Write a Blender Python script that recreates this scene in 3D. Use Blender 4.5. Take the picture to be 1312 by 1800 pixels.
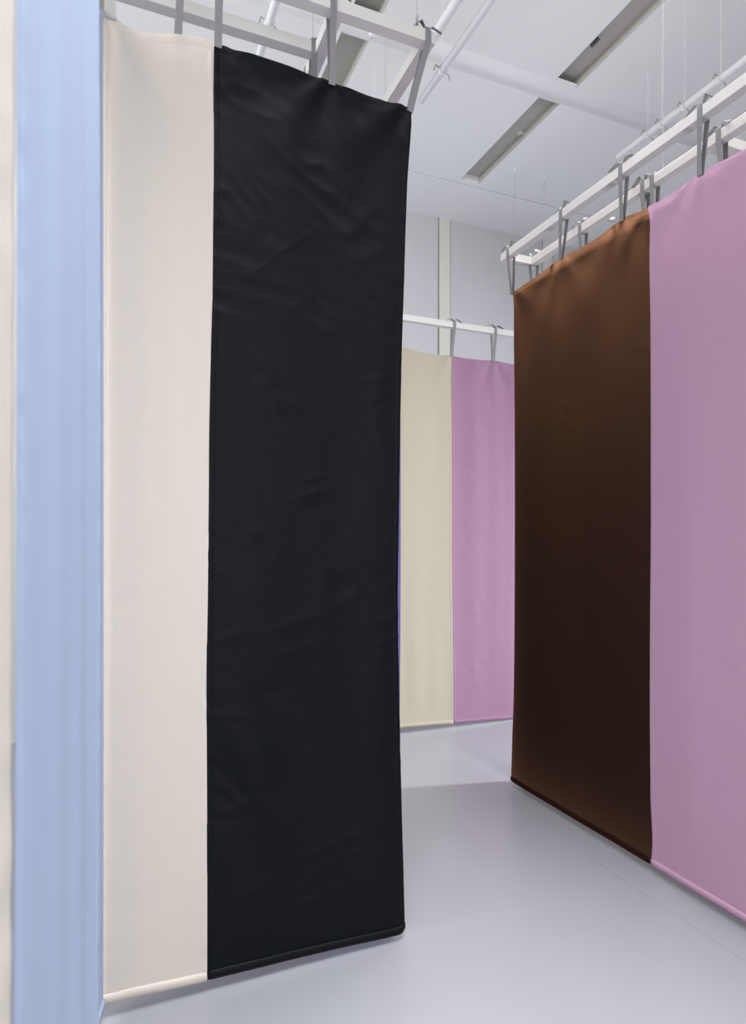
import bpy, bmesh, math, random
from mathutils import Vector, noise
random.seed(4)
for o in list(bpy.data.objects):
    bpy.data.objects.remove(o)
C = bpy.context.scene.collection

# ---------------------------------------------------------------- camera, world, light, exposure
F, CX, HY, H0 = 1092.0, 656.0, 948.0, 1.5          # focal length, centre column, horizon row (frame 1312x1800), eye height
CS, SN = 0.9243, 0.3817                            # the room is turned 22.4 degrees to the view
cd = bpy.data.cameras.new('camera')
cam = bpy.data.objects.new('camera', cd)
C.objects.link(cam)
cam.location = (0, 0, H0)
cam.rotation_euler = (math.pi / 2, 0, -math.atan2(SN, CS))
cd.sensor_fit = 'VERTICAL'
cd.sensor_height = 36
cd.lens = F / 1800 * 36
cd.shift_y = (HY - 900) / 1800
cd.clip_start = 0.02
cd.dof.use_dof = True
cd.dof.focus_distance = 2.9
cd.dof.aperture_fstop = 4.0
bpy.context.scene.camera = cam
vs = bpy.context.scene.view_settings
vs.view_transform = 'Standard'
vs.look = 'None'
vs.exposure = 0.15
vs.gamma = 1
vs.use_curve_mapping = False
w = bpy.data.worlds.new('world')
bpy.context.scene.world = w
w.use_nodes = True
w.node_tree.nodes['Background'].inputs[0].default_value = (0.8, 0.85, 1, 1)
w.node_tree.nodes['Background'].inputs[1].default_value = 0.3

def area(name, loc, target, sx, sy, power, col=(1, 1, 1), spread=180):
    l = bpy.data.lights.new(name, 'AREA')
    l.shape = 'RECTANGLE'
    l.size, l.size_y = sx, sy
    l.energy = power
    l.color = col
    l.spread = math.radians(spread)
    o = bpy.data.objects.new(name, l)
    C.objects.link(o)
    o.location = loc
    o.rotation_euler = (Vector(target) - Vector(loc)).to_track_quat('-Z', 'Y').to_euler()
    return o

# unseen window daylight at left, narrow window far right; added fill behind camera and overhead
area('daylight_left', (-3.85, 1.5, 3.4), (2, 2.3, 4.2), 4.0, 1.8, 290, (1.0, 1.0, 0.985))
area('fill_behind', (0.6, -3.85, 1.6), (0.9, 2, 1.3), 6.0, 2.4, 125, (1.0, 1.0, 1.0))  # added soft fill from behind the camera
area('window_light_right', (7.85, 1.92, 1.95), (2.2, 3.7, 0.0), 0.42, 1.9, 235, (0.94, 0.96, 1.0), 90)
area('overhead_fill_middle', (0.6, 0.65, 4.3), (0.6, 0.65, 0), 1.4, 1.4, 62, (0.98, 0.99, 1.0), 85)  # added overhead fill, cone narrowed to a pool on the near floor
area('gap_fill_right', (2.33, 2.2, 4.35), (2.33, 2.2, 0), 0.5, 2.6, 36, (1.0, 0.97, 0.92), 90)  # added lamp that feeds light into the gap behind the brown curtain

# ---------------------------------------------------------------- helpers
def ray(px, py):
    dx, dz = (px - CX) / F, -(py - HY) / F
    return dx * CS + SN, -dx * SN + CS, dz
def on_x(X, px, py):                                # point of the plane x = X seen at a pixel: (y, z)
    u, v, d = ray(px, py)
    k = X / u
    return v * k, H0 + d * k
def on_y(Yv, px, py):
    u, v, d = ray(px, py)
    k = Yv / v
    return u * k, H0 + d * k
def lerp(a, b, t): return a + (b - a) * t
def interp(pts, x):
    if x <= pts[0][0]: return pts[0][1]
    for (x0, y0), (x1, y1) in zip(pts, pts[1:]):
        if x <= x1:
            return lerp(y0, y1, (x - x0) / max(1e-9, x1 - x0))
    return pts[-1][1]
def smooth_interp(pts, x):                          # Catmull-Rom through the points
    if x <= pts[0][0]: return pts[0][1]
    if x >= pts[-1][0]: return pts[-1][1]
    for i in range(len(pts) - 1):
        x0, y0 = pts[i]; x1, y1 = pts[i + 1]
        if x <= x1:
            h = x1 - x0; t = (x - x0) / h
            m0 = (y1 - y0) / h if i == 0 else (y1 - pts[i - 1][1]) / (x1 - pts[i - 1][0])
            m1 = (y1 - y0) / h if i == len(pts) - 2 else (pts[i + 2][1] - y0) / (pts[i + 2][0] - x0)
            return ((2*t**3 - 3*t*t + 1) * y0 + (t**3 - 2*t*t + t) * h * m0
                    + (-2*t**3 + 3*t*t) * y1 + (t**3 - t*t) * h * m1)
def tag(o, label=None, cat=None, group=None, kind=None):
    if label: o['label'] = label
    if cat: o['category'] = cat
    if group: o['group'] = group
    if kind: o['kind'] = kind
    return o
def empty(name, loc, label, cat, group=None):
    o = bpy.data.objects.new(name, None)
    o.empty_display_size = 0.1
    C.objects.link(o)
    o.location = loc
    return tag(o, label, cat, group)
def obj(name, bm, m, parent=None, smooth=False):
    me = bpy.data.meshes.new(name)
    if smooth:
        for f in bm.faces: f.smooth = True
    bmesh.ops.recalc_face_normals(bm, faces=bm.faces[:])
    if parent is not None:
        bmesh.ops.translate(bm, verts=bm.verts[:], vec=-Vector(parent_world(parent)))
    bm.to_mesh(me); bm.free()
    me.materials.append(m)
    o = bpy.data.objects.new(name, me)
    C.objects.link(o)
    if parent is not None: o.parent = parent
    return o
def parent_world(p):
    v = Vector(p.location)
    while p.parent: p = p.parent; v += Vector(p.location)
    return v
def box(bm, x0, x1, y0, y1, z0, z1, bev=0.0):
    r = bmesh.ops.create_cube(bm, size=1)
    for v in r['verts']:
        v.co = Vector((lerp(x0, x1, v.co.x + .5), lerp(y0, y1, v.co.y + .5), lerp(z0, z1, v.co.z + .5)))
    if bev:
        es = list({e for v in r['verts'] for e in v.link_edges})
        bmesh.ops.bevel(bm, geom=es, offset=bev, segments=2, affect='EDGES', profile=.5)
def bxo(name, x0, x1, y0, y1, z0, z1, m, parent=None, bev=0.0):
    bm = bmesh.new(); box(bm, x0, x1, y0, y1, z0, z1, bev)
    return obj(name, bm, m, parent)
def tube(bm, pts, r, n=8, cap=True):
    pts = [Vector(p) for p in pts]
    rs = r if isinstance(r, (list, tuple)) else [r] * len(pts)
    rings = []
    for i, p in enumerate(pts):
        d = (pts[min(i + 1, len(pts) - 1)] - pts[max(i - 1, 0)]).normalized()
        a = d.cross(Vector((0, 0, 1)))
        if a.length < .01: a = Vector((1, 0, 0))
        a.normalize(); b = d.cross(a)
        rings.append([bm.verts.new(p + (a * math.cos(2*math.pi*k/n) + b * math.sin(2*math.pi*k/n)) * rs[i]) for k in range(n)])
    for A, B in zip(rings, rings[1:]):
        for k in range(n):
            bm.faces.new((A[k], A[(k+1) % n], B[(k+1) % n], B[k]))
    if cap:
        bm.faces.new(rings[0]); bm.faces.new(rings[-1][::-1])
def ribbon(bm, pts, side, width, th=0.0016, closed=False):
    """flat tape along pts; side = direction of its width"""
    pts = [Vector(p) for p in pts]; side = Vector(side).normalized()
    n = len(pts); secs = []
    for i, p in enumerate(pts):
        a = pts[(i - 1) % n] if closed or i else p
        b = pts[(i + 1) % n] if closed or i < n - 1 else p
        d = (b - a).normalized()
        s = (side - d * side.dot(d)).normalized()
        nr = d.cross(s)
        wd = width[i] if isinstance(width, (list, tuple)) else width
        secs.append([bm.verts.new(p + s * (sx * wd / 2) + nr * (sn * th / 2)) for sx, sn in ((-1, -1), (1, -1), (1, 1), (-1, 1))])
    rng = range(n) if closed else range(n - 1)
    for i in rng:
        A, B = secs[i], secs[(i + 1) % n]
        for k in range(4):
            bm.faces.new((A[k], A[(k+1) % 4], B[(k+1) % 4], B[k]))
    if not closed:
        bm.faces.new(secs[0]); bm.faces.new(secs[-1][::-1])

# ---------------------------------------------------------------- materials
def nodes_of(name):
    m = bpy.data.materials.new(name); m.use_nodes = True
    return m, m.node_tree, m.node_tree.nodes['Principled BSDF']
def paint(name, col, rough=0.6, var=0.03, scale=3.0, bump=0.0, spec=0.4):
    m, nt, p = nodes_of(name)
    tc = nt.nodes.new('ShaderNodeTexCoord')
    nz = nt.nodes.new('ShaderNodeTexNoise'); nz.inputs['Scale'].default_value = scale; nz.inputs['Detail'].default_value = 4
    nt.links.new(tc.outputs['Object'], nz.inputs['Vector'])
    mx = nt.nodes.new('ShaderNodeMix'); mx.data_type = 'RGBA'
    mx.inputs[6].default_value = tuple(c * (1 - var) for c in col) + (1,)
    mx.inputs[7].default_value = tuple(min(1, c * (1 + var)) for c in col) + (1,)
    nt.links.new(nz.outputs['Fac'], mx.inputs[0]); nt.links.new(mx.outputs[2], p.inputs['Base Color'])
    p.inputs['Roughness'].default_value = rough
    p.inputs['Specular IOR Level'].default_value = spec
    if bump:
        b = nt.nodes.new('ShaderNodeBump'); b.inputs['Strength'].default_value = bump; b.inputs['Distance'].default_value = .002
        n2 = nt.nodes.new('ShaderNodeTexNoise'); n2.inputs['Scale'].default_value = scale * 30
        nt.links.new(tc.outputs['Object'], n2.inputs['Vector'])
        nt.links.new(n2.outputs['Fac'], b.inputs['Height']); nt.links.new(b.outputs[0], p.inputs['Normal'])
    return m
def cloth(name, col, trans=0.3, tcol=None, rough=0.85, spec=0.2, sheen=0.0, bump=0.12):
    """woven cotton: dyed yarn with faint slubs; trans = share of light that passes through"""
    m, nt, p = nodes_of(name)
    tc = nt.nodes.new('ShaderNodeTexCoord')
    mp = nt.nodes.new('ShaderNodeMapping'); mp.inputs['Scale'].default_value = (60, 60, 2.2)
    nt.links.new(tc.outputs['Object'], mp.inputs['Vector'])
    nz = nt.nodes.new('ShaderNodeTexNoise'); nz.inputs['Scale'].default_value = 1.0; nz.inputs['Detail'].default_value = 3
    nt.links.new(mp.outputs[0], nz.inputs['Vector'])
    mx = nt.nodes.new('ShaderNodeMix'); mx.data_type = 'RGBA'
    mx.inputs[6].default_value = tuple(c * .988 for c in col) + (1,)
    mx.inputs[7].default_value = tuple(min(1, c * 1.012) for c in col) + (1,)
    nt.links.new(nz.outputs['Fac'], mx.inputs[0]); nt.links.new(mx.outputs[2], p.inputs['Base Color'])
    p.inputs['Roughness'].default_value = rough
    p.inputs['Specular IOR Level'].default_value = spec
    p.inputs['Sheen Weight'].default_value = sheen
    n2 = nt.nodes.new('ShaderNodeTexNoise'); n2.inputs['Scale'].default_value = 9; n2.inputs['Detail'].default_value = 5
    nt.links.new(tc.outputs['Object'], n2.inputs['Vector'])
    b = nt.nodes.new('ShaderNodeBump'); b.inputs['Strength'].default_value = bump; b.inputs['Distance'].default_value = .01
    nt.links.new(n2.outputs['Fac'], b.inputs['Height']); nt.links.new(b.outputs[0], p.inputs['Normal'])
    if trans > 0:
        tr = nt.nodes.new('ShaderNodeBsdfTranslucent'); tr.inputs[0].default_value = tuple(tcol or col) + (1,)
        ms = nt.nodes.new('ShaderNodeMixShader'); ms.inputs[0].default_value = trans
        out = nt.nodes['Material Output']
        nt.links.new(p.outputs[0], ms.inputs[1]); nt.links.new(tr.outputs[0], ms.inputs[2])
        nt.links.new(ms.outputs[0], out.inputs[0])
    return m

M = dict(
    wall=paint('wall_paint', (0.52, 0.525, 0.545), .75),
    ceiling=paint('ceiling_paint', (0.835, 0.845, 0.86), .8, .015),
    slot=paint('slot_paint', (0.50, 0.49, 0.455), .8),
    joint=paint('joint_shadow_gap', (0.2, 0.2, 0.2), .9),
    post=paint('post_paint', (0.62, 0.61, 0.56), .6),
    beam=paint('white_painted_wood', (0.64, 0.615, 0.60), .6, .04, 6, .15),
    pipe=paint('white_pipe', (0.70, 0.71, 0.735), .4),
    tape=paint('grey_webbing', (0.215, 0.215, 0.22), .8, .08, 40, .3),
    littape=paint('lit_tone_webbing', (0.42, 0.425, 0.41), .8, .06, 40, .3),  # paler copy of the grey webbing, lit look put into the colour
    wire=paint('steel_wire', (0.32, 0.32, 0.33), .4),
    dark=paint('dark_fitting', (0.08, 0.08, 0.09), .5),
    cream=cloth('cream_cotton', (0.665, 0.605, 0.535), .18, bump=.1),
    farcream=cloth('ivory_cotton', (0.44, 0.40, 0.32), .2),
    nearcream=cloth('pale_cotton', (0.60, 0.56, 0.50), .08),
    black=cloth('black_cotton', (0.0025, 0.0036, 0.0056), 0, rough=.5, spec=.12, sheen=.0, bump=.35),
    blue=cloth('light_blue_cotton', (0.36, 0.435, 0.59), .12),
    violet=cloth('violet_cotton', (0.30, 0.27, 0.62), .2),
    pink=cloth('pink_cotton', (0.51, 0.315, 0.435), .25, (0.60, 0.36, 0.50)),
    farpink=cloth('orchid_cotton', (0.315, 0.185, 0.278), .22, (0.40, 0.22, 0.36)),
    brown=cloth('brown_cotton', (0.009, 0.006, 0.007), .5, (0.50, 0.24, 0.125), rough=.8, spec=.12),
)
def floor_material():
    m, nt, p = nodes_of('poured_grey_floor')
    tc = nt.nodes.new('ShaderNodeTexCoord')
    nz = nt.nodes.new('ShaderNodeTexNoise'); nz.inputs['Scale'].default_value = 1.2; nz.inputs['Detail'].default_value = 5
    nt.links.new(tc.outputs['Object'], nz.inputs['Vector'])
    mx = nt.nodes.new('ShaderNodeMix'); mx.data_type = 'RGBA'
    mx.inputs[6].default_value = (0.270, 0.274, 0.302, 1); mx.inputs[7].default_value = (0.282, 0.286, 0.315, 1)
    nt.links.new(nz.outputs['Fac'], mx.inputs[0]); nt.links.new(mx.outputs[2], p.inputs['Base Color'])
    p.inputs['Roughness'].default_value = .28
    p.inputs['Specular IOR Level'].default_value = .55
    return m
M['floor'] = floor_material()

# ---------------------------------------------------------------- the room
XL, XR, YF, YB, ZC = -4.0, 8.0, -4.0, 5.24, 4.57
def structure(o): o['kind'] = 'structure'; return o
bm = bmesh.new()
JX, JY = 2.063, 2.35                                # hairline joint of the poured floor, along its near part
box(bm, XL, XR, JY, YB, -.12, 0)
box(bm, XL, JX - .0006, YF, JY, -.12, 0)
box(bm, JX + .0006, XR, YF, JY, -.12, 0)
box(bm, JX - .0006, JX + .0006, YF, JY, -.12, -.0015)
structure(obj('floor', bm, M['floor']))
structure(bxo('wall_back', XL, XR, YB, YB + .15, 0, ZC + .4, M['wall']))
structure(bxo('wall_left', XL - .15, XL, YF, YB, 0, ZC + .4, M['wall']))
structure(bxo('wall_front', XL, XR, YF - .15, YF, 0, ZC + .4, M['wall']))
structure(bxo('wall_right', XR, XR + .15, YF, YB, 0, ZC + .4, M['wall']))
# ceiling: strips between the slots, each slot a recessed channel
slots = [(-1.653, -1.473), (-0.198, -0.018), (1.257, 1.437), (2.712, 2.892), (4.167, 4.347), (5.622, 5.802)]
YJ, YS = 4.668, 4.61
bm = bmesh.new()
x = XL
for a, b in slots:
    box(bm, x, a, YF, YJ - .006, ZC, ZC + .25); x = b
box(bm, x, XR, YF, YJ - .006, ZC, ZC + .25)
for a, b in slots:
    box(bm, a, b, YS, YJ - .006, ZC, ZC + .25)
box(bm, XL, XR, YJ + .006, YB, ZC, ZC + .25)
ceil = structure(obj('ceiling', bm, M['ceiling']))
for a, b in slots:
    bm = bmesh.new()
    box(bm, a - .002, b + .002, YF, YS, ZC + .06, ZC + .27)
    box(bm, a - .001, a + .003, YF, YS, ZC + .0005, ZC + .06); box(bm, b - .003, b + .001, YF, YS, ZC + .0005, ZC + .06)
    obj('slot_channel', bm, M['slot'], ceil)
bxo('shadow_gap', XL, XR, YJ - .006, YJ + .006, ZC + .03, ZC + .05, M['joint'], ceil)
bxo('ceiling_deck', XL, XR, YF, YB, ZC + .27, ZC + .3, M['ceiling'], ceil)
# low rounded downstand crossing under the slots
bm = bmesh.new()
yc, hw, dp = 3.46, .092, .016
prof = [(-hw - .01, .01)] + [(-hw + 2*hw * (k + 1) / 14, -dp * (.5 - .5 * math.cos(2 * math.pi * (k + 1) / 14))) for k in range(13)] + [(hw + .01, .01)]
A = [bm.verts.new((XL, yc + p, ZC + z)) for p, z in prof]
B = [bm.verts.new((XR, yc + p, ZC + z)) for p, z in prof]
for k in range(len(prof) - 1): bm.faces.new((A[k], A[k+1], B[k+1], B[k]))
bm.faces.new(A[::-1]); bm.faces.new(B)
structure(obj('trim_1', bm, M['ceiling'], smooth=True))
# posts let into the back wall
n = 2
for xa in (-1.97, -.77, .43, 1.64, 2.845, 4.05, 5.25):
    t = structure(bxo('trim_%d' % n, xa, xa + .112, YB - .012, YB + .01, 0, ZC, M['post'])); n += 1
    bxo('shadow_line', xa - .006, xa, YB - .004, YB + .003, 0, ZC, M['joint'], t)
# narrow window far right, out of frame, that lets the daylight in
bm = bmesh.new()
for y0, y1, z0, z1 in ((1.57, 1.65, .9, 3.0), (2.19, 2.27, .9, 3.0), (1.65, 2.19, 2.92, 3.0), (1.65, 2.19, .9, .98)):
    box(bm, XR - .06, XR, y0, y1, z0, z1)
structure(obj('window_1', bm, M['post']))

# ---------------------------------------------------------------- curtains
class Plane:
    """vertical cloth plane: origin o, unit direction d along the cloth, unit normal n towards the viewer"""
    def __init__(s, o, d, n): s.o, s.d, s.n = Vector(o), Vector(d).normalized(), Vector(n).normalized()
    def at(s, w, z, off=0): return Vector((s.o.x + s.d.x * w + s.n.x * off, s.o.y + s.d.y * w + s.n.y * off, z))

def curtain(name, label, mat, pl, top, bot, left, right, ties=(), seed=0, fold=.006, fan=.008, crumple=.0015,
            crease=0.0, hemcol=None, side_hems=(1, 1), step=.012, group='hanging cotton curtains', hem_h=.032, bulge=0.0, extra=None, pucker=.0016):
    """top / bot: [(w, z)] edges; left / right: [(z, w)] edges, z rising"""
    w0 = min(p[1] for p in left) ; w1 = max(p[1] for p in right)
    zt = max(p[1] for p in top)
    zb = min(p[1] for p in bot)
    W = w1 - w0
    def ztop(w): return smooth_interp(top, w)
    def zbot(w): return smooth_interp(bot, w)
    def edge(e, z): return smooth_interp(e, z)
    def dep(w, z):
        s = (w - w0) / W; t = (z - zb) / (zt - zb)
        d = fold * noise.noise(Vector((w * 3.1 + seed * 7.3, z * .22, seed))) * 1.6
        d += fold * .45 * noise.noise(Vector((w * 8.0 + seed * 3.1, z * .35, seed + 5))) 
        d += bulge * math.sin(math.pi * min(1, max(0, t)))
        for tw in ties:
            dx, dz = w - tw, max(0, ztop(tw) - z)
            r = math.hypot(dx, dz)
            ang = math.atan2(dx, dz + .03)
            d += fan * math.cos(ang * 7 + seed + tw * 5) * math.exp(-r / .45) * min(1, r / .06)
        if crumple:
            q = noise.noise(Vector((w * 5 + seed, z * 4, 2.2 + seed)))
            m = max(0, q + .25)
            a = noise.noise(Vector((w * 9 + seed * 2, z * 12 + w * 6, 7)))
            d += crumple * 2.2 * m * (1 - abs(a) * 3)
        if crease:
            em = math.exp(-min(w - w0, w1 - w) / .09) + .22
            a = noise.noise(Vector((w * 4 + seed, z * 17 + w * 3, 3.3)))
            b = max(0, noise.noise(Vector((w * 2.0, z * 2.3, 9 + seed))) + .15)
            d += crease * em * (1 - abs(a) * 3.2) * (b + .1)
        if extra: d += extra(w, z)
        # the rod pocket keeps the bottom straight
        k = min(1, max(0, (z - zbot(w)) / .30))
        return d * (.15 + .85 * k)
    root = empty(name, pl.at((w0 + w1) / 2, zb), label, 'curtain', group)
    nx = max(8, int(W / step)); nz = int((zt - zb) / (step * 1.1))
    def grid(bm, sa, sb, ta, tb, off, nx, nz, fz=None):
        vs = []
        for j in range(nz + 1):
            row = []
            t = lerp(ta, tb, j / nz)
            for i in range(nx + 1):
                s = lerp(sa, sb, i / nx)
                zg = lerp(zb, zt, t)
                wl, wr = edge(left, zg), edge(right, zg)
                ww = lerp(wl, wr, s)
                z = lerp(zbot(ww), ztop(ww), t)
                row.append(bm.verts.new(pl.at(ww, z, dep(ww, z) + (off if not fz else off * fz(i / nx, j / nz)))))
            vs.append(row)
        for j in range(nz):
            for i in range(nx):
                bm.faces.new((vs[j][i], vs[j][i+1], vs[j+1][i+1], vs[j+1][i]))
        return vs
    sw = .021 / W
    bm = bmesh.new(); grid(bm, sw if side_hems[0] else 0, 1 - sw if side_hems[1] else 1, hem_h * .5 / (zt - zb), 1 - .028 / (zt - zb), 0, nx, nz)
    obj('fabric_panel', bm, mat, root, True)
    hm = hemcol or mat
    hh = zt - zb
    # sewn side hems: a doubled strip, puckered along the stitching
    for k, on in enumerate(side_hems):
        if not on: continue
        a, b = (0, sw) if k == 0 else (1 - sw, 1)
        bm = bmesh.new()
        grid(bm, a, b, hem_h * .5 / hh, 1 - .028 / hh, 1, 4, nz, lambda i, j: pucker * math.sin(math.pi * i) * (1 + 1.2 * noise.noise(Vector((seed, k, j * hh * 26)))))
        obj('side_hem', bm, hm, root, True)
    # rod pockets along the bottom and the top: closed flat tubes
    bm = bmesh.new(); grid(bm, 0, 1, 1 - .028 / hh, 1, .0016, nx, 4, lambda i, j: math.sin(math.pi * j))
    obj('top_hem', bm, hm, root, True)
    for nm, bottom in (('bottom_hem', True),):
        bm = bmesh.new(); rings = []
        zr = .0 if bottom else 1.0
        m_ = 60
        wl = edge(left, zb if bottom else zt); wr = edge(right, zb if bottom else zt)
        for i in range(m_ + 1):
            ww = lerp(wl, wr, i / m_)
            h = hem_h if bottom else hem_h * .4
            z0 = zbot(ww) if bottom else ztop(ww) - h
            dd = dep(ww, z0 + (h if bottom else 0))
            ring = []
            for q in range(10):
                a = 2 * math.pi * q / 10
                endk = .55 if i in (0, m_) else 1
                ring.append(bm.verts.new(pl.at(ww, z0 + h * .5 - math.cos(a) * h * .5 * (endk * .5 + .5), dd + math.sin(a) * (.0075 if bottom else .005) * endk + .001)))
            rings.append(ring)
        for A, B in zip(rings, rings[1:]):
            for q in range(10): bm.faces.new((A[q], A[(q+1) % 10], B[(q+1) % 10], B[q]))
        bm.faces.new(rings[0]); bm.faces.new(rings[-1][::-1])
        obj(nm, bm, hm, root, True)
    return ztop

def px_edges_y(Yv, pts): return [on_y(Yv, *p) for p in pts]            # (w=x, z)
def zw(pts): return sorted([(z, w_) for w_, z in pts])

# --- front black and cream curtains, plane y = 2.11
YA = 2.11
PA = Plane((0, YA, 0), (1, 0, 0), (0, -1, 0))
top = px_edges_y(YA, [(374, 76), (440, 97), (480, 110), (537, 128), (586, 143), (635, 163), (680, 178), (712, 187), (720, 192), (723, 201)])
bot = px_edges_y(YA, [(362, 1724), (450, 1702), (580, 1671), (690, 1646), (706, 1641), (713, 1632)])
lf = zw(px_edges_y(YA, [(376, 76), (374, 500), (371, 620), (368, 760), (367, 900), (365, 1050), (363, 1200), (364, 1500), (364, 1724)]))
rt = zw(px_edges_y(YA, [(722, 196), (716, 330), (711, 480), (707, 600), (704, 750), (702, 900), (700, 1050), (702, 1200), (706, 1380), (709, 1500), (712, 1635)]))
tiesA = [on_y(YA, 383, 76)[0], on_y(YA, 582, 144)[0], on_y(YA, 719, 192)[0]]
def black_extra(w, z):
    d = 0
    # pressed-in fold lines: one long diagonal, one vertical near the left side
    x0, z0 = on_y(YA, 408, 505); x1, z1 = on_y(YA, 570, 392)
    if x0 < w < x1:
        zl = lerp(z0, z1, (w - x0) / (x1 - x0)) 
        d += .0022 * math.exp(-abs(z - zl) / .010) * math.sin(math.pi * (w - x0) / (x1 - x0)) ** .5
    d += -.0022 * math.exp(-abs(w - x0) / .007) * min(1, max(0, (z0 - z) / .1)) * min(1, max(0, (z - 1.45) / .5))
    for (cx_, cy_, L, am) in ((545, 842, .07, .005), (545, 868, .06, .006), (560, 890, .05, -.004), (655, 668, .05, .004), (645, 705, .05, .004), (690, 700, .03, -.004),
                              (690, 1085, .06, .004), (690, 1122, .05, .004), (520, 1093, .09, .004), (520, 1140, .08, .003), (480, 1218, .06, -.003),
                              (600, 1480, .14, .004), (545, 1585, .16, .005), (640, 1610, .1, .004), (450, 1560, .1, .004), (400, 1120, .05, .004), (385, 640, .03, .003)):
        a, b = on_y(YA, cx_, cy_)
        d += am * math.exp(-((w - a) / L) ** 2) * math.exp(-abs(z - b - .25 * (w - a)) / .011)
    # soft diagonal drapes in the lower left
    q = (w - .28) * .8 + (z - .9) * .42
    d += .006 * math.sin(q * 26) * math.exp(-((z - .75) / .5) ** 2) * math.exp(-((w - .42) / .18) ** 2)
    return d
curtain('black_curtain', 'tall black cotton curtain, the darkest one, right of the near cream curtain', M['black'], PA, top, bot, lf, rt,
        ties=tiesA, seed=1, fold=.008, fan=.006, crumple=.0017, crease=.0034, step=.0085, extra=black_extra)
top = px_edges_y(YA, [(182, 23), (206, 34), (240, 49), (270, 58), (306, 63), (345, 67), (377, 76)])
bot = px_edges_y(YA, [(176, 1768), (210, 1760), (235, 1753), (300, 1739), (367, 1724)])
lc = zw(px_edges_y(YA, [(182, 21), (178, 150), (176, 320), (175, 520), (175, 900), (175, 1250), (177, 1500), (178, 1768)]))
rc = [(z, w_ + .0008) for z, w_ in lf]
curtain('cream_curtain', 'near cream cotton curtain between the light blue strip and the black curtain', M['cream'], PA, top, bot, lc, rc,
        ties=[on_y(YA, 185, 22)[0]], seed=2, fold=.006, fan=.012, crumple=.0003, crease=.0008, step=.010,
        extra=lambda w, z: .0035 * noise.noise(Vector((w * 15, z * .4, 8))))

# --- light blue side curtain running from the cream one's left edge towards the viewer
def cam2room(cx_, cy_): return (cx_ * CS + cy_ * SN, -cx_ * SN + cy_ * CS)
a0 = cam2room(-.4345 * 1.93, 1.93); b0 = cam2room(-.4469 * 1.83, 1.83)
d0 = Vector((b0[0] - a0[0], b0[1] - a0[1], 0)).normalized()
PB = Plane((a0[0], a0[1], 0), d0, (-d0.y, d0.x, 0))
nrm = PB.n if PB.n.x > 0 else -PB.n
PB = Plane(PB.o, d0, nrm)
Lb = .62
curtain('light_blue_curtain', 'light blue curtain strip beside the left edge of the near cream curtain', M['blue'], PB,
        [(0, 3.147), (.05, 3.105), (.12, 3.08), (.35, 3.06), (Lb, 3.13)], [(0, .045), (Lb, .045)], [(.04, 0), (3.15, 0)], [(.04, Lb), (3.15, Lb)],
        seed=3, fold=.004, fan=.0, crumple=0, step=.02, ties=(0, Lb))

# --- the nearest pair at the left margin
a1 = cam2room(-.4460 * 1.0, 1.0); b1 = cam2room(-.5842 * .64, .64)
d1 = Vector((b1[0] - a1[0], b1[1] - a1[1], 0)); L1 = d1.length; d1.normalize()
n1 = Vector((-d1.y, d1.x, 0))
if n1.x < 0: n1 = -n1
PC = Plane((a1[0], a1[1], 0), d1, n1)
curtain('light_blue_curtain', 'nearest light blue curtain, out of focus, along the left margin', M['blue'], PC,
        [(0, 3.15), (L1 / 2, 3.10), (L1, 3.15)], [(0, .04), (L1, .04)], [(.04, 0), (1.2, -.004), (3.15, .004)], [(.04, L1 + .006), (1.6, L1), (3.15, L1 - .008)],
        seed=4, fold=.010, fan=.003, crumple=0, step=.010, ties=(0, L1),
        extra=lambda w, z: .0075 * noise.noise(Vector((w * 13, z * .25, 4))))
curtain('cream_curtain', 'nearest cream curtain, a sliver cut by the left margin', M['nearcream'], PC,
        [(L1, 3.15), (L1 + .2, 3.12)], [(L1, .04), (L1 + .2, .04)], [(.04, L1 + .003), (1.6, L1 - .003), (3.15, L1 - .011)], [(.04, L1 + .2), (3.15, L1 + .2)],
        seed=5, fold=.004, crumple=.001, step=.014, ties=(0, L1), side_hems=(0, 0))

# --- violet curtain behind the black one's right edge, on the arm that runs away
PV = Plane((.984, 2.145, 0), (0, 1, 0), (1, 0, 0))
curtain('violet_curtain', 'violet curtain seen edge-on behind the right edge of the black curtain', M['violet'], PV,
        [(0, 3.10), (.45, 3.07), (.9, 3.11)], [(0, .04), (.9, .04)], [(.04, 0), (3.1, 0)], [(.04, .9), (3.1, .9)],
        seed=6, fold=.002, fan=0, crumple=0, step=.02, ties=(0, .9), bulge=.0165)

# --- right group, plane x = 2.227, cloth seen from the -x side
XB = 2.227
PD = Plane((XB, 0, 0), (0, -1, 0), (-1, 0, 0))      # w = -y
def px_edges_x(X, pts): return [(-on_x(X, *p)[0], on_x(X, *p)[1]) for p in pts]
top = px_edges_x(XB, [(900, 514), (931, 495), (960, 472), (987, 453), (1028, 432), (1062, 410), (1095, 385), (1117, 374), (1141, 364)])
bot = px_edges_x(XB, [(898, 1372), (920, 1386), (1000, 1434), (1080, 1481), (1146, 1521)])
lb = zw(px_edges_x(XB, [(901, 514), (903, 570), (904, 700), (905, 900), (905, 1100), (904, 1220), (901, 1310), (899, 1371)]))
sb = zw(px_edges_x(XB, [(1141, 363), (1143, 480), (1144, 600), (1145, 900), (1143, 1200), (1144, 1400), (1147, 1480), (1145, 1520)]))
tiesB = [-on_x(XB, p, q)[0] for p, q in ((903, 513), (988, 453), (1096, 385), (1136, 366))]
curtain('brown_curtain', 'dark brown cotton curtain left of the large pink one in the right group', M['brown'], PD, top, bot, lb, sb,
        ties=tiesB, seed=7, fold=.009, fan=.0045, crumple=.0003, crease=.0003, step=.012)
top = px_edges_x(XB, [(1141, 363), (1170, 347), (1199, 328), (1228, 305), (1249, 292), (1278, 278), (1312, 259), (1400, 206), (1560, 112)])
wR = -1.05
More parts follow.
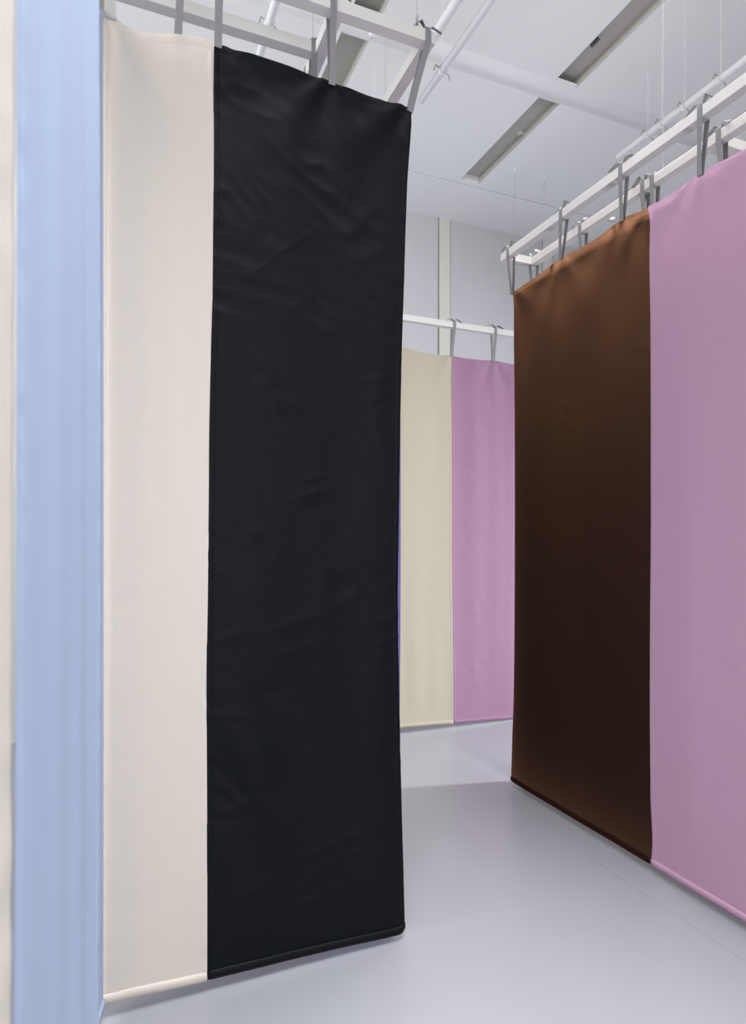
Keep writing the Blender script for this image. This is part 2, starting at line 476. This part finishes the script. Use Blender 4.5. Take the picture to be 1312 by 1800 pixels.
top = [p for p in top if p[0] < wR] + [(wR, 3.0)]
bot = px_edges_x(XB, [(1144, 1520), (1230, 1572), (1312, 1622)]) + [(wR, .033)]
tiesC = [-on_x(XB, p, q)[0] for p, q in ((1148, 360), (1231, 304))]
curtain('pink_curtain', 'large pink curtain cut by the right margin, beside the brown one', M['pink'], PD, top, bot, sb, [(.03, wR), (3.0, wR)],
        ties=tiesC + [-1.4], seed=8, fold=.008, fan=.006, crumple=.0006, crease=.0006, step=.012)
# curtain on the back of the same frame (only its straps show)
PE = Plane((2.423, 0, 0), (0, -1, 0), (1, 0, 0))
curtain('unseen_dark_curtain', 'dark curtain hidden behind the brown and pink curtains', cloth('black_lining', (.10, .075, .065), 0), PE,
        [(-3.2, 2.98), (-2.6, 2.95), (-1.6, 2.96), (-1.05, 2.98)], [(-3.2, .03), (-1.05, .03)], [(.03, -3.2), (3.0, -3.2)], [(.03, -1.05), (3.0, -1.05)],
        seed=9, fold=.01, fan=.004, crumple=0, step=.03, ties=())

PG = Plane((0, 3.19, 0), (1, 0, 0), (0, 1, 0))  # unseen end cloth, added to keep light out of the gap
curtain('unseen_dark_curtain', 'narrow dark cloth added to block light at the far end behind the brown curtain', M['black'], PG,
        [(2.29, 2.98), (2.41, 2.98)], [(2.29, .03), (2.41, .03)], [(.03, 2.29), (2.98, 2.29)], [(.03, 2.41), (2.98, 2.41)],
        seed=12, fold=.003, fan=0, crumple=0, step=.03)

# --- far pair, plane y = 4.32
YC = 4.32
PF = Plane((0, YC, 0), (1, 0, 0), (0, -1, 0))
top = [(1.45, 2.985)] + px_edges_y(YC, [(707, 611), (752, 621), (795.5, 624.5)])
bot = [(1.45, .05)] + px_edges_y(YC, [(705, 1280), (750, 1276), (797, 1272.5)])
seam = zw(px_edges_y(YC, [(795, 624), (794.5, 760), (795, 1000), (796.5, 1150), (797, 1273)]))
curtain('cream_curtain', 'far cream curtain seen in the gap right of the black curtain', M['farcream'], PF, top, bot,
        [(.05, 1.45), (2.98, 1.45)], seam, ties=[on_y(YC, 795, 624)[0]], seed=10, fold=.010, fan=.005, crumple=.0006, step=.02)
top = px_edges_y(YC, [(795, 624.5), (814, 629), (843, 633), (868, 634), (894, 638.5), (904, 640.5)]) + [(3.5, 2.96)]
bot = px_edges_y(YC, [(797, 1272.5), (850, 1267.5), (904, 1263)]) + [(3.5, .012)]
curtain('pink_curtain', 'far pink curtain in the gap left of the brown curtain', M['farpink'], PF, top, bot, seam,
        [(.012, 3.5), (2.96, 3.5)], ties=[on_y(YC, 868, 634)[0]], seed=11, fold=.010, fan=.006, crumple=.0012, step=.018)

# ---------------------------------------------------------------- hanging frames
BS = .046
def beam_x(parent, x0, x1, yc, z0): return bxo('beam', x0, x1, yc - BS/2, yc + BS/2, z0, z0 + BS, M['beam'], parent, .0018)
def beam_y(parent, xc, y0, y1, z0): return bxo('beam', xc - BS/2, xc + BS/2, y0, y1, z0, z0 + BS, M['beam'], parent, .0018)
ZA = 3.378
fa = empty('hanging_frame', (.4, YA, ZA), 'white timber frame above the black curtain, at upper left', 'frame', 'white hanging frames')
beam_x(fa, -1.2, 1.118, YA, ZA)
beam_y(fa, 1.118 - BS/2, YA + BS/2, 3.25, ZA)
beam_y(fa, .733, YA + BS/2, 3.25, ZA)
beam_x(fa, -1.2, .733 - BS/2, 2.323, ZA)
beam_x(fa, .733 + BS/2, 1.118 - BS, 3.25 - BS/2, ZA)
ZB = 3.220
fb = empty('hanging_frame', (2.3, 2.0, ZB), 'long white timber frame above the brown and pink curtains', 'frame', 'white hanging frames')
beam_y(fb, 2.223, .2, 3.257, ZB)
beam_y(fb, 2.425, .2, 3.257, ZB)
beam_x(fb, 2.223 + BS/2, 2.425 - BS/2, 3.257 - BS/2, ZB)
beam_x(fb, 2.223 + BS/2, 2.425 - BS/2, 1.0, ZB)
beam_x(fb, 2.425 + BS/2, 3.6, 1.94, ZB)
ZF = 3.176
ff = empty('hanging_frame', (2.5, YC, ZF), 'far white timber bar above the far cream and pink curtains', 'frame', 'white hanging frames')
beam_x(ff, 1.3, 3.6, YC, ZF)
# off-frame bar that carries the nearest pair
ax, ay = a1; ex, ey = a1[0] + d1.x * (L1 + .2), a1[1] + d1.y * (L1 + .2)
fn = empty('hanging_frame', (ax, ay, 3.378), 'white timber bar over the nearest curtains, out of frame', 'frame', 'white hanging frames')
bm = bmesh.new()
s_ = n1 * BS / 2; e0 = Vector((ax, ay, 0)) - d1 * .1; e1 = Vector((ex, ey, 0)) + d1 * .1
vv = [bm.verts.new(p + s_ * q + Vector((0, 0, z))) for p in (e0, e1) for q, z in ((-1, 3.378), (1, 3.378), (1, 3.424), (-1, 3.424))]
for f in ((0, 1, 2, 3), (4, 7, 6, 5), (0, 4, 5, 1), (1, 5, 6, 2), (2, 6, 7, 3), (3, 7, 4, 0)): bm.faces.new([vv[i] for i in f])
obj('beam', bm, M['beam'], fn)
# arm bar over the side blue curtain
fs = empty('hanging_frame', (a0[0], a0[1], 3.33), 'short white timber arm over the light blue strip, out of frame', 'frame', 'white hanging frames')
bm = bmesh.new()
s_ = PB.n * BS / 2; e0 = Vector((a0[0], a0[1], 0)) + d0 * .08; e1 = Vector((a0[0], a0[1], 0)) + d0 * (Lb + .05)
vv = [bm.verts.new(p + s_ * q + Vector((0, 0, z))) for p in (e0, e1) for q, z in ((-1, 3.378), (1, 3.378), (1, 3.424), (-1, 3.424))]
for f in ((0, 1, 2, 3), (4, 7, 6, 5), (0, 4, 5, 1), (1, 5, 6, 2), (2, 6, 7, 3), (3, 7, 4, 0)): bm.faces.new([vv[i] for i in f])
obj('beam', bm, M['beam'], fs)

# ---------------------------------------------------------------- grey webbing ties
def tie(label, axis, wt, wb, c, zb, zpanel, group, tails=2, side=-1, width=.025, hang=None, seed=0, mat=None):
    """loop of tape over a beam (axis 'x' or 'y' = run of the beam, c = its centre line), down to the curtain top.
    wt, wb: place along the beam at the top and at the curtain"""
    rnd = random.Random(seed); mat = mat or M['tape']
    def P(w_, off, z): return Vector((w_, c + off, z)) if axis == 'x' else Vector((c + off, w_, z))
    ax_ = Vector((1, 0, 0)) if axis == 'x' else Vector((0, 1, 0))
    h = BS / 2 + .0015
    root = empty('webbing_tie', P(wt, 0, zpanel), label, 'strap', group)
    mid = .0085
    for sgn in (side, -side):                                     # front and rear strands meet at the curtain
        bm = bmesh.new()
        lat = 0 if sgn == side else rnd.uniform(-.012, .012)
        pts = [P(wb, sgn * mid * .6, zpanel - .012), P(lerp(wb, wt + lat, .35), sgn * lerp(mid, h, .35), lerp(zpanel, zb, .35)),
               P(wt + lat, sgn * h, zb + .001), P(wt + lat * .6, sgn * h, zb + BS - .001)]
        wd = [width, width * rnd.uniform(.75, 1), width, width * .95]
        ribbon(bm, pts, ax_, wd)
        obj('strand', bm, mat, root)
    bm = bmesh.new()
    ribbon(bm, [P(wt, side * h, zb + BS - .002), P(wt, side * h * .8, zb + BS + .0025), P(wt, 0, zb + BS + .004), P(wt, -side * h * .8, zb + BS + .0025), P(wt, -side * h, zb + BS - .002)], ax_, width * .95)
    obj('top_wrap', bm, mat, root)
    # knot
    bm = bmesh.new()
    bmesh.ops.create_icosphere(bm, subdivisions=2, radius=1)
    kc = P(wt, side * .006, zb + BS + .011)
    for v in bm.verts:
        k = 1 + .3 * noise.noise(v.co * 2 + Vector((seed, 0, 0)))
        v.co = kc + Vector((v.co.x * (.014 if axis == 'x' else .012), v.co.y * (.012 if axis == 'x' else .014), v.co.z * .009)) * k
    obj('knot', bm, mat, root, True)
    for k in range(tails):
        sg = 1 if k == 0 else -1
        L = rnd.uniform(.05, .085)
        bm = bmesh.new()
        rise = rnd.uniform(.01, .03)
        so = side * rnd.uniform(.005, .02)
        pts = [kc, kc + ax_ * sg * L * .4 + Vector((0, 0, rise)) + (P(0, so, 0) - P(0, 0, 0)) * .5, kc + ax_ * sg * L + Vector((0, 0, rise * .1 - rnd.uniform(0, .02))) + (P(0, so, 0) - P(0, 0, 0))]
        sd = (P(0, 1, 0) - P(0, 0, 0)) + Vector((0, 0, rnd.uniform(-.6, .9)))
        ribbon(bm, pts, sd, [width * .5, width * .9, width * .8])
        obj('tail', bm, mat, root)
    if hang:                                                       # a loose end hanging beside the beam
        bm = bmesh.new()
        p0 = P(wt + hang[0], -side * h, zb + .02)
        ribbon(bm, [p0, p0 + ax_ * hang[0] * .6 + Vector((0, 0, -.04)), p0 + ax_ * hang[0] + Vector((0, 0, -hang[1]))], ax_, [width, width * .8, width * .15])
        obj('tail', bm, mat, root)
    return root

GA, GB, GF = 'grey ties along the black curtain frame', 'grey ties along the right frame', 'grey ties on the far bar'
def wx(Yv, px, py): return on_y(Yv, px, py)[0]
def wy(X, px, py): return on_x(X, px, py)[0]
def zt_y(Yv, px, py): return on_y(Yv, px, py)[1]
tie('grey tie above the middle of the near cream curtain, second from the left', 'x', wx(YA, 316, 0) , wx(YA, 313, 62), YA, ZA, zt_y(YA, 313, 64), GA, seed=1, hang=(.022, .10))
tie('grey tie at the seam of the near cream and black curtains', 'x', wx(YA, 384, 0), wx(YA, 383, 78), YA, ZA, zt_y(YA, 383, 79), GA, seed=2)
tie('grey tie above the middle of the black curtain', 'x', wx(YA, 583, 10), wx(YA, 583, 144), YA, ZA, zt_y(YA, 583, 145), GA, seed=3)
tie('grey slanting tie at the top right corner of the black curtain', 'x', wx(YA, 748, 60), wx(YA, 720, 190), YA, ZA, zt_y(YA, 720, 192), GA, seed=6)
tie('grey tie on the rear bar, behind the left half of the black curtain', 'x', wx(2.323, 550, 85), wx(2.323, 548, 130), 2.323, ZA, 3.12, GA, seed=5, tails=1)
tie('grey tie on the rear cross bar, just left of the middle tie', 'y', 2.45, 2.45, .733, ZA, 3.12, GA, seed=8, tails=0, side=-1)
tie('grey tie at the left corner of the near cream curtain', 'x', wx(YA, 194, 10), wx(YA, 194, 20), YA, ZA, zt_y(YA, 190, 26), GA, seed=9, width=.036, mat=M['littape'])
# right frame, front bar
for lab, pt, pb, s in (('grey tie at the far end of the right frame, at the brown corner', (893, 452), (902, 514), 11),
                       ('grey tie on the brown curtain, second from its far end', (986, 360), (988, 453), 12),
                       ('grey tie near the brown and pink seam, front bar', (1091, 290), (1096, 385), 13),
                       ('grey tie above the pink curtain, largest on the right frame', (1231, 200), (1233, 304), 14)):
    tie(lab, 'y', wy(2.2, *pt), wy(XB, *pb), 2.223, ZB, on_x(XB, *pb)[1], GB, seed=s)
for lab, pt, s in (('grey tie on the rear bar at the far end of the right frame', (932, 460), 15),
                   ('grey tie on the rear bar above the middle of the brown curtain', (1019, 400), 16),
                   ('grey tie on the rear bar at the brown and pink seam', (1129, 330), 17),
                   ('grey tie on the rear bar nearest the right margin', (1263, 240), 18)):
    y_ = wy(2.40, *pt)
    tie(lab, 'y', y_, y_ - .01, 2.425, ZB, 2.975, GB, seed=s, hang=(.02, .07) if s == 17 else None)
y_ = wy(2.40, 1129, 330)
tie('second grey tie beside the seam, on the rear bar of the right frame', 'y', y_ - .06, y_ - .055, 2.425, ZB, 2.975, GB, seed=19, tails=0)
# far bar
tie('grey tie on the far bar at the cream and pink seam', 'x', wx(YC, 797, 575), wx(YC, 794, 624), YC, ZF, zt_y(YC, 795, 625), GF, seed=21)
tie('grey tie on the far bar above the far pink curtain', 'x', wx(YC, 869, 580), wx(YC, 867, 634), YC, ZF, zt_y(YC, 868, 634), GF, seed=22)
# off-frame ties that carry the nearest pair and the side blue strip
def plain_tie(p, d, z0, z1, label, seed):
    root = empty('webbing_tie', (p.x, p.y, z0), label, 'strap', 'ties out of frame at the left')
    n_ = Vector((-d.y, d.x, 0))
    bm = bmesh.new(); h = BS/2 + .0015
    o_ = Vector((p.x, p.y, 0))
    ribbon(bm, [o_ + Vector((0, 0, z0)), o_ + n_ * h + Vector((0, 0, z1)), o_ + n_ * h + Vector((0, 0, z1 + BS + .002)), o_ - n_ * h + Vector((0, 0, z1 + BS + .002)), o_ - n_ * h + Vector((0, 0, z1))], d, .025, closed=True)
    obj('strand', bm, M['tape'], root)
for k, lab in ((.01, 'at the right end'), (L1 - .01, 'at the seam'), (L1 + .19, 'at the left end')):
    plain_tie(PC.o + d1 * k, d1, 3.14, 3.378, 'grey tie %s of the nearest curtains, out of frame' % lab, k)
plain_tie(PB.o + d0 * (Lb - .01), d0, 3.12, 3.378, 'grey tie over the light blue strip, out of frame', 5)

# ---------------------------------------------------------------- suspension wires
def wire(label, x, y, z0, z1=ZC, grip=None, r=.0011, group='thin steel suspension wires'):
    root = empty('suspension_wire', (x, y, z0), label, 'wire', group)
    bm = bmesh.new(); tube(bm, [(x, y, z0), (x, y, z1)], r, 6)
    obj('cable', bm, M['wire'], root)
    if grip:
        bm = bmesh.new()
        tube(bm, [(x, y, grip), (x, y, grip + .02), (x, y, grip + .045), (x + .004, y, grip + .06)], [.002, .0055, .0055, .002], 8)
        obj('cable_gripper', bm, M['wire'], root)
    bm = bmesh.new(); tube(bm, [(x, y, z1 - .03), (x, y, z1 - .012), (x, y, z1)], [.003, .009, .014], 10)
    obj('ceiling_anchor', bm, M['pipe'], root)
wire('thin wire holding the right end of the frame over the black curtain', wx(YA, 733, 42), YA, ZA + BS, grip=ZA + BS + .002)
wire('thin wire rising from the rear bar behind the black curtain', wx(2.323, 550, 62), 2.323, ZA + BS, grip=None)
wire('thin wire left of the middle tie, over the cream and black seam', wx(YA, 443, 0), YA, ZA + BS)
wire('thin wire over the right part of the black curtain, inside the frame arm', on_y(3.2, 678, 120)[0], 3.2, ZA + BS, grip=ZA + .45)
wire('thin wire down to the far bar, left of the two beside the ceiling slot', on_y(YC, 905, 560)[0], YC, ZF + BS)
wire('thin wire down to the far bar, right of the two crossing the ceiling slot', on_y(YC, 957, 560)[0], YC, ZF + BS)
for px, lab in ((1204, 'thin wire to the right frame, left of the largest tie'), (1268, 'thin wire to the right frame, right of the largest tie')):
    y_, z_ = on_x(2.223, px, 190)
    wire(lab, 2.223, y_, ZB + BS)
for px, lab in ((1166, 'thin wire to the rear bar, near the brown and pink seam'),):
    y_, z_ = on_x(2.425, px, 300)
    wire(lab, 2.425, y_, ZB + BS)

# ---------------------------------------------------------------- white conduits below the ceiling
ZP = 4.1
def conduit(label, x, y0, y1, r=.021, clips=()):
    root = empty('ceiling_conduit', (x, y0, ZP), label, 'pipe', 'white conduits under the ceiling')
    bm = bmesh.new(); tube(bm, [(x, y0, ZP), (x, y1 - .006, ZP), (x, y1, ZP)], [r, r, r * .85], 20)
    o = obj('tube', bm, M['pipe'], root, False)
    for f in o.data.polygons: f.use_smooth = len(f.vertices) == 4
    for y in clips:
        bm = bmesh.new()
        for k in range(16):
            a0_, a1_ = 2*math.pi*k/16, 2*math.pi*(k+1)/16
        ringp = [(x + math.cos(2*math.pi*k/16) * (r + .004), y, ZP + math.sin(2*math.pi*k/16) * (r + .004)) for k in range(16)]
        ribbon(bm, ringp, (0, 1, 0), .018, .004, closed=True)
        obj('pipe_clamp', bm, M['pipe'], root)
        bm = bmesh.new(); tube(bm, [(x, y, ZP + r), (x, y, ZC)], .001, 8)
        obj('hanger_rod', bm, M['ceiling'], root)
        bm = bmesh.new()
        tube(bm, [(x - r - .004, y, ZP + .01), (x - r - .022, y, ZP + .018), (x - r - .030, y + .004, ZP - .01)], .004, 6)
        obj('clamp_screw', bm, M['wire'], root)
        bm = bmesh.new()
        tube(bm, [(x + r + .004, y, ZP - .01), (x + r + .020, y, ZP - .022), (x + r + .024, y, ZP - .045)], .003, 6)
        obj('clamp_screw', bm, M['wire'], root)
def at_z(z, px, py):
    u, v, d = ray(px, py); k = (z - H0) / d
    return u * k, v * k
xB_, yB_ = at_z(ZP, 741, 177)
conduit('white conduit ending in mid-air right of the black curtain top', xB_, -2, yB_, clips=(at_z(ZP, 777, 123)[1], .8))
xA_, yA_ = at_z(ZP, 770, 55)
conduit('white conduit passing behind the right end of the frame over the black curtain', xA_, -2, 4.2, r=.024, clips=(3.66, .8))
xC_, yC_ = at_z(ZP, 1086, 277)
conduit('white conduit running above the right frame', xC_, -2, yC_, clips=(at_z(ZP, 1139, 236)[1], at_z(ZP, 1165, 218)[1], at_z(ZP, 1205, 188)[1], at_z(ZP, 1269, 140)[1]))
xD_, yD_ = at_z(ZP, 480, 20)
conduit('white conduit above the cream and black seam', xD_, -2, 4.3, r=.021, clips=(at_z(ZP, 473, 40)[1], .6))

# ---------------------------------------------------------------- small ceiling fittings
def lathe(bm, c, prof, n=16):
    rings = [[bm.verts.new((c[0] + math.cos(2*math.pi*k/n) * r, c[1] + math.sin(2*math.pi*k/n) * r, c[2] + z)) for k in range(n)] for r, z in prof]
    for A, B in zip(rings, rings[1:]):
        for k in range(n): bm.faces.new((A[k], A[(k+1) % n], B[(k+1) % n], B[k]))
    bm.faces.new(rings[0]); bm.faces.new(rings[-1][::-1])
xs, ys = at_z(ZC + .1, 915, 225)
r_ = empty('sprinkler', (xs, ys, ZC + .16), 'small white sprinkler hanging in the long ceiling slot', 'sprinkler')
bm = bmesh.new(); lathe(bm, (xs, ys, ZC + .16), [(.010, 0), (.010, -.06), (.022, -.07), (.026, -.10), (.018, -.115)])
obj('body', bm, M['pipe'], r_, True)
bm = bmesh.new(); lathe(bm, (xs, ys, ZC + .16), [(.005, -.115), (.005, -.125), (.013, -.127), (.013, -.13)])
obj('deflector', bm, M['wire'], r_)
xs, ys = at_z(ZC + .03, 1047, 74)
r_ = empty('spotlight', (xs, ys, ZC + .05), 'small dark spotlight at the edge of the long ceiling slot', 'spotlight')
bm = bmesh.new(); tube(bm, [(xs, ys, ZC + .16), (xs, ys, ZC + .07)], .006, 8); obj('stem', bm, M['wire'], r_)
bm = bmesh.new(); tube(bm, [(xs + .012, ys - .02, ZC + .045), (xs, ys, ZC + .035), (xs - .018, ys + .02, ZC + .02)], [.010, .015, .016], 14); obj('lamp_head', bm, M['dark'], r_)
# white bracket with a round fitting on the downstand, above the black curtain
xs, ys = at_z(ZC - .09, 655, 66)
r_ = empty('ceiling_sensor', (xs, ys, ZC - .05), 'small round white sensor on the downstand above the black curtain', 'sensor')
bm = bmesh.new(); lathe(bm, (xs, ys, ZC - .055), [(.02, .02), (.024, 0), (.024, -.02), (.016, -.03), (.006, -.033)]); obj('housing', bm, M['pipe'], r_, True)
# recessed downlight seen between the bars of the right frame
xs, ys = at_z(ZC, 1077, 381)
r_ = empty('downlight', (xs, ys, ZC), 'small lit square downlight seen between the bars of the right frame', 'ceiling light')
em = bpy.data.materials.new('lamp_glow'); em.use_nodes = True
em.node_tree.nodes['Principled BSDF'].inputs['Emission Color'].default_value = (1, .98, .95, 1)
em.node_tree.nodes['Principled BSDF'].inputs['Emission Strength'].default_value = 2.0
bxo('lens', xs - .02, xs + .02, ys - .02, ys + .02, ZC - .012, ZC - .004, em, r_)
bm = bmesh.new()
for a, b, c, d in ((-.027, .027, -.027, -.02), (-.027, .027, .02, .027), (-.027, -.02, -.02, .02), (.02, .027, -.02, .02)):
    box(bm, xs + a, xs + b, ys + c, ys + d, ZC - .015, ZC)
obj('bezel', bm, M['pipe'], r_)
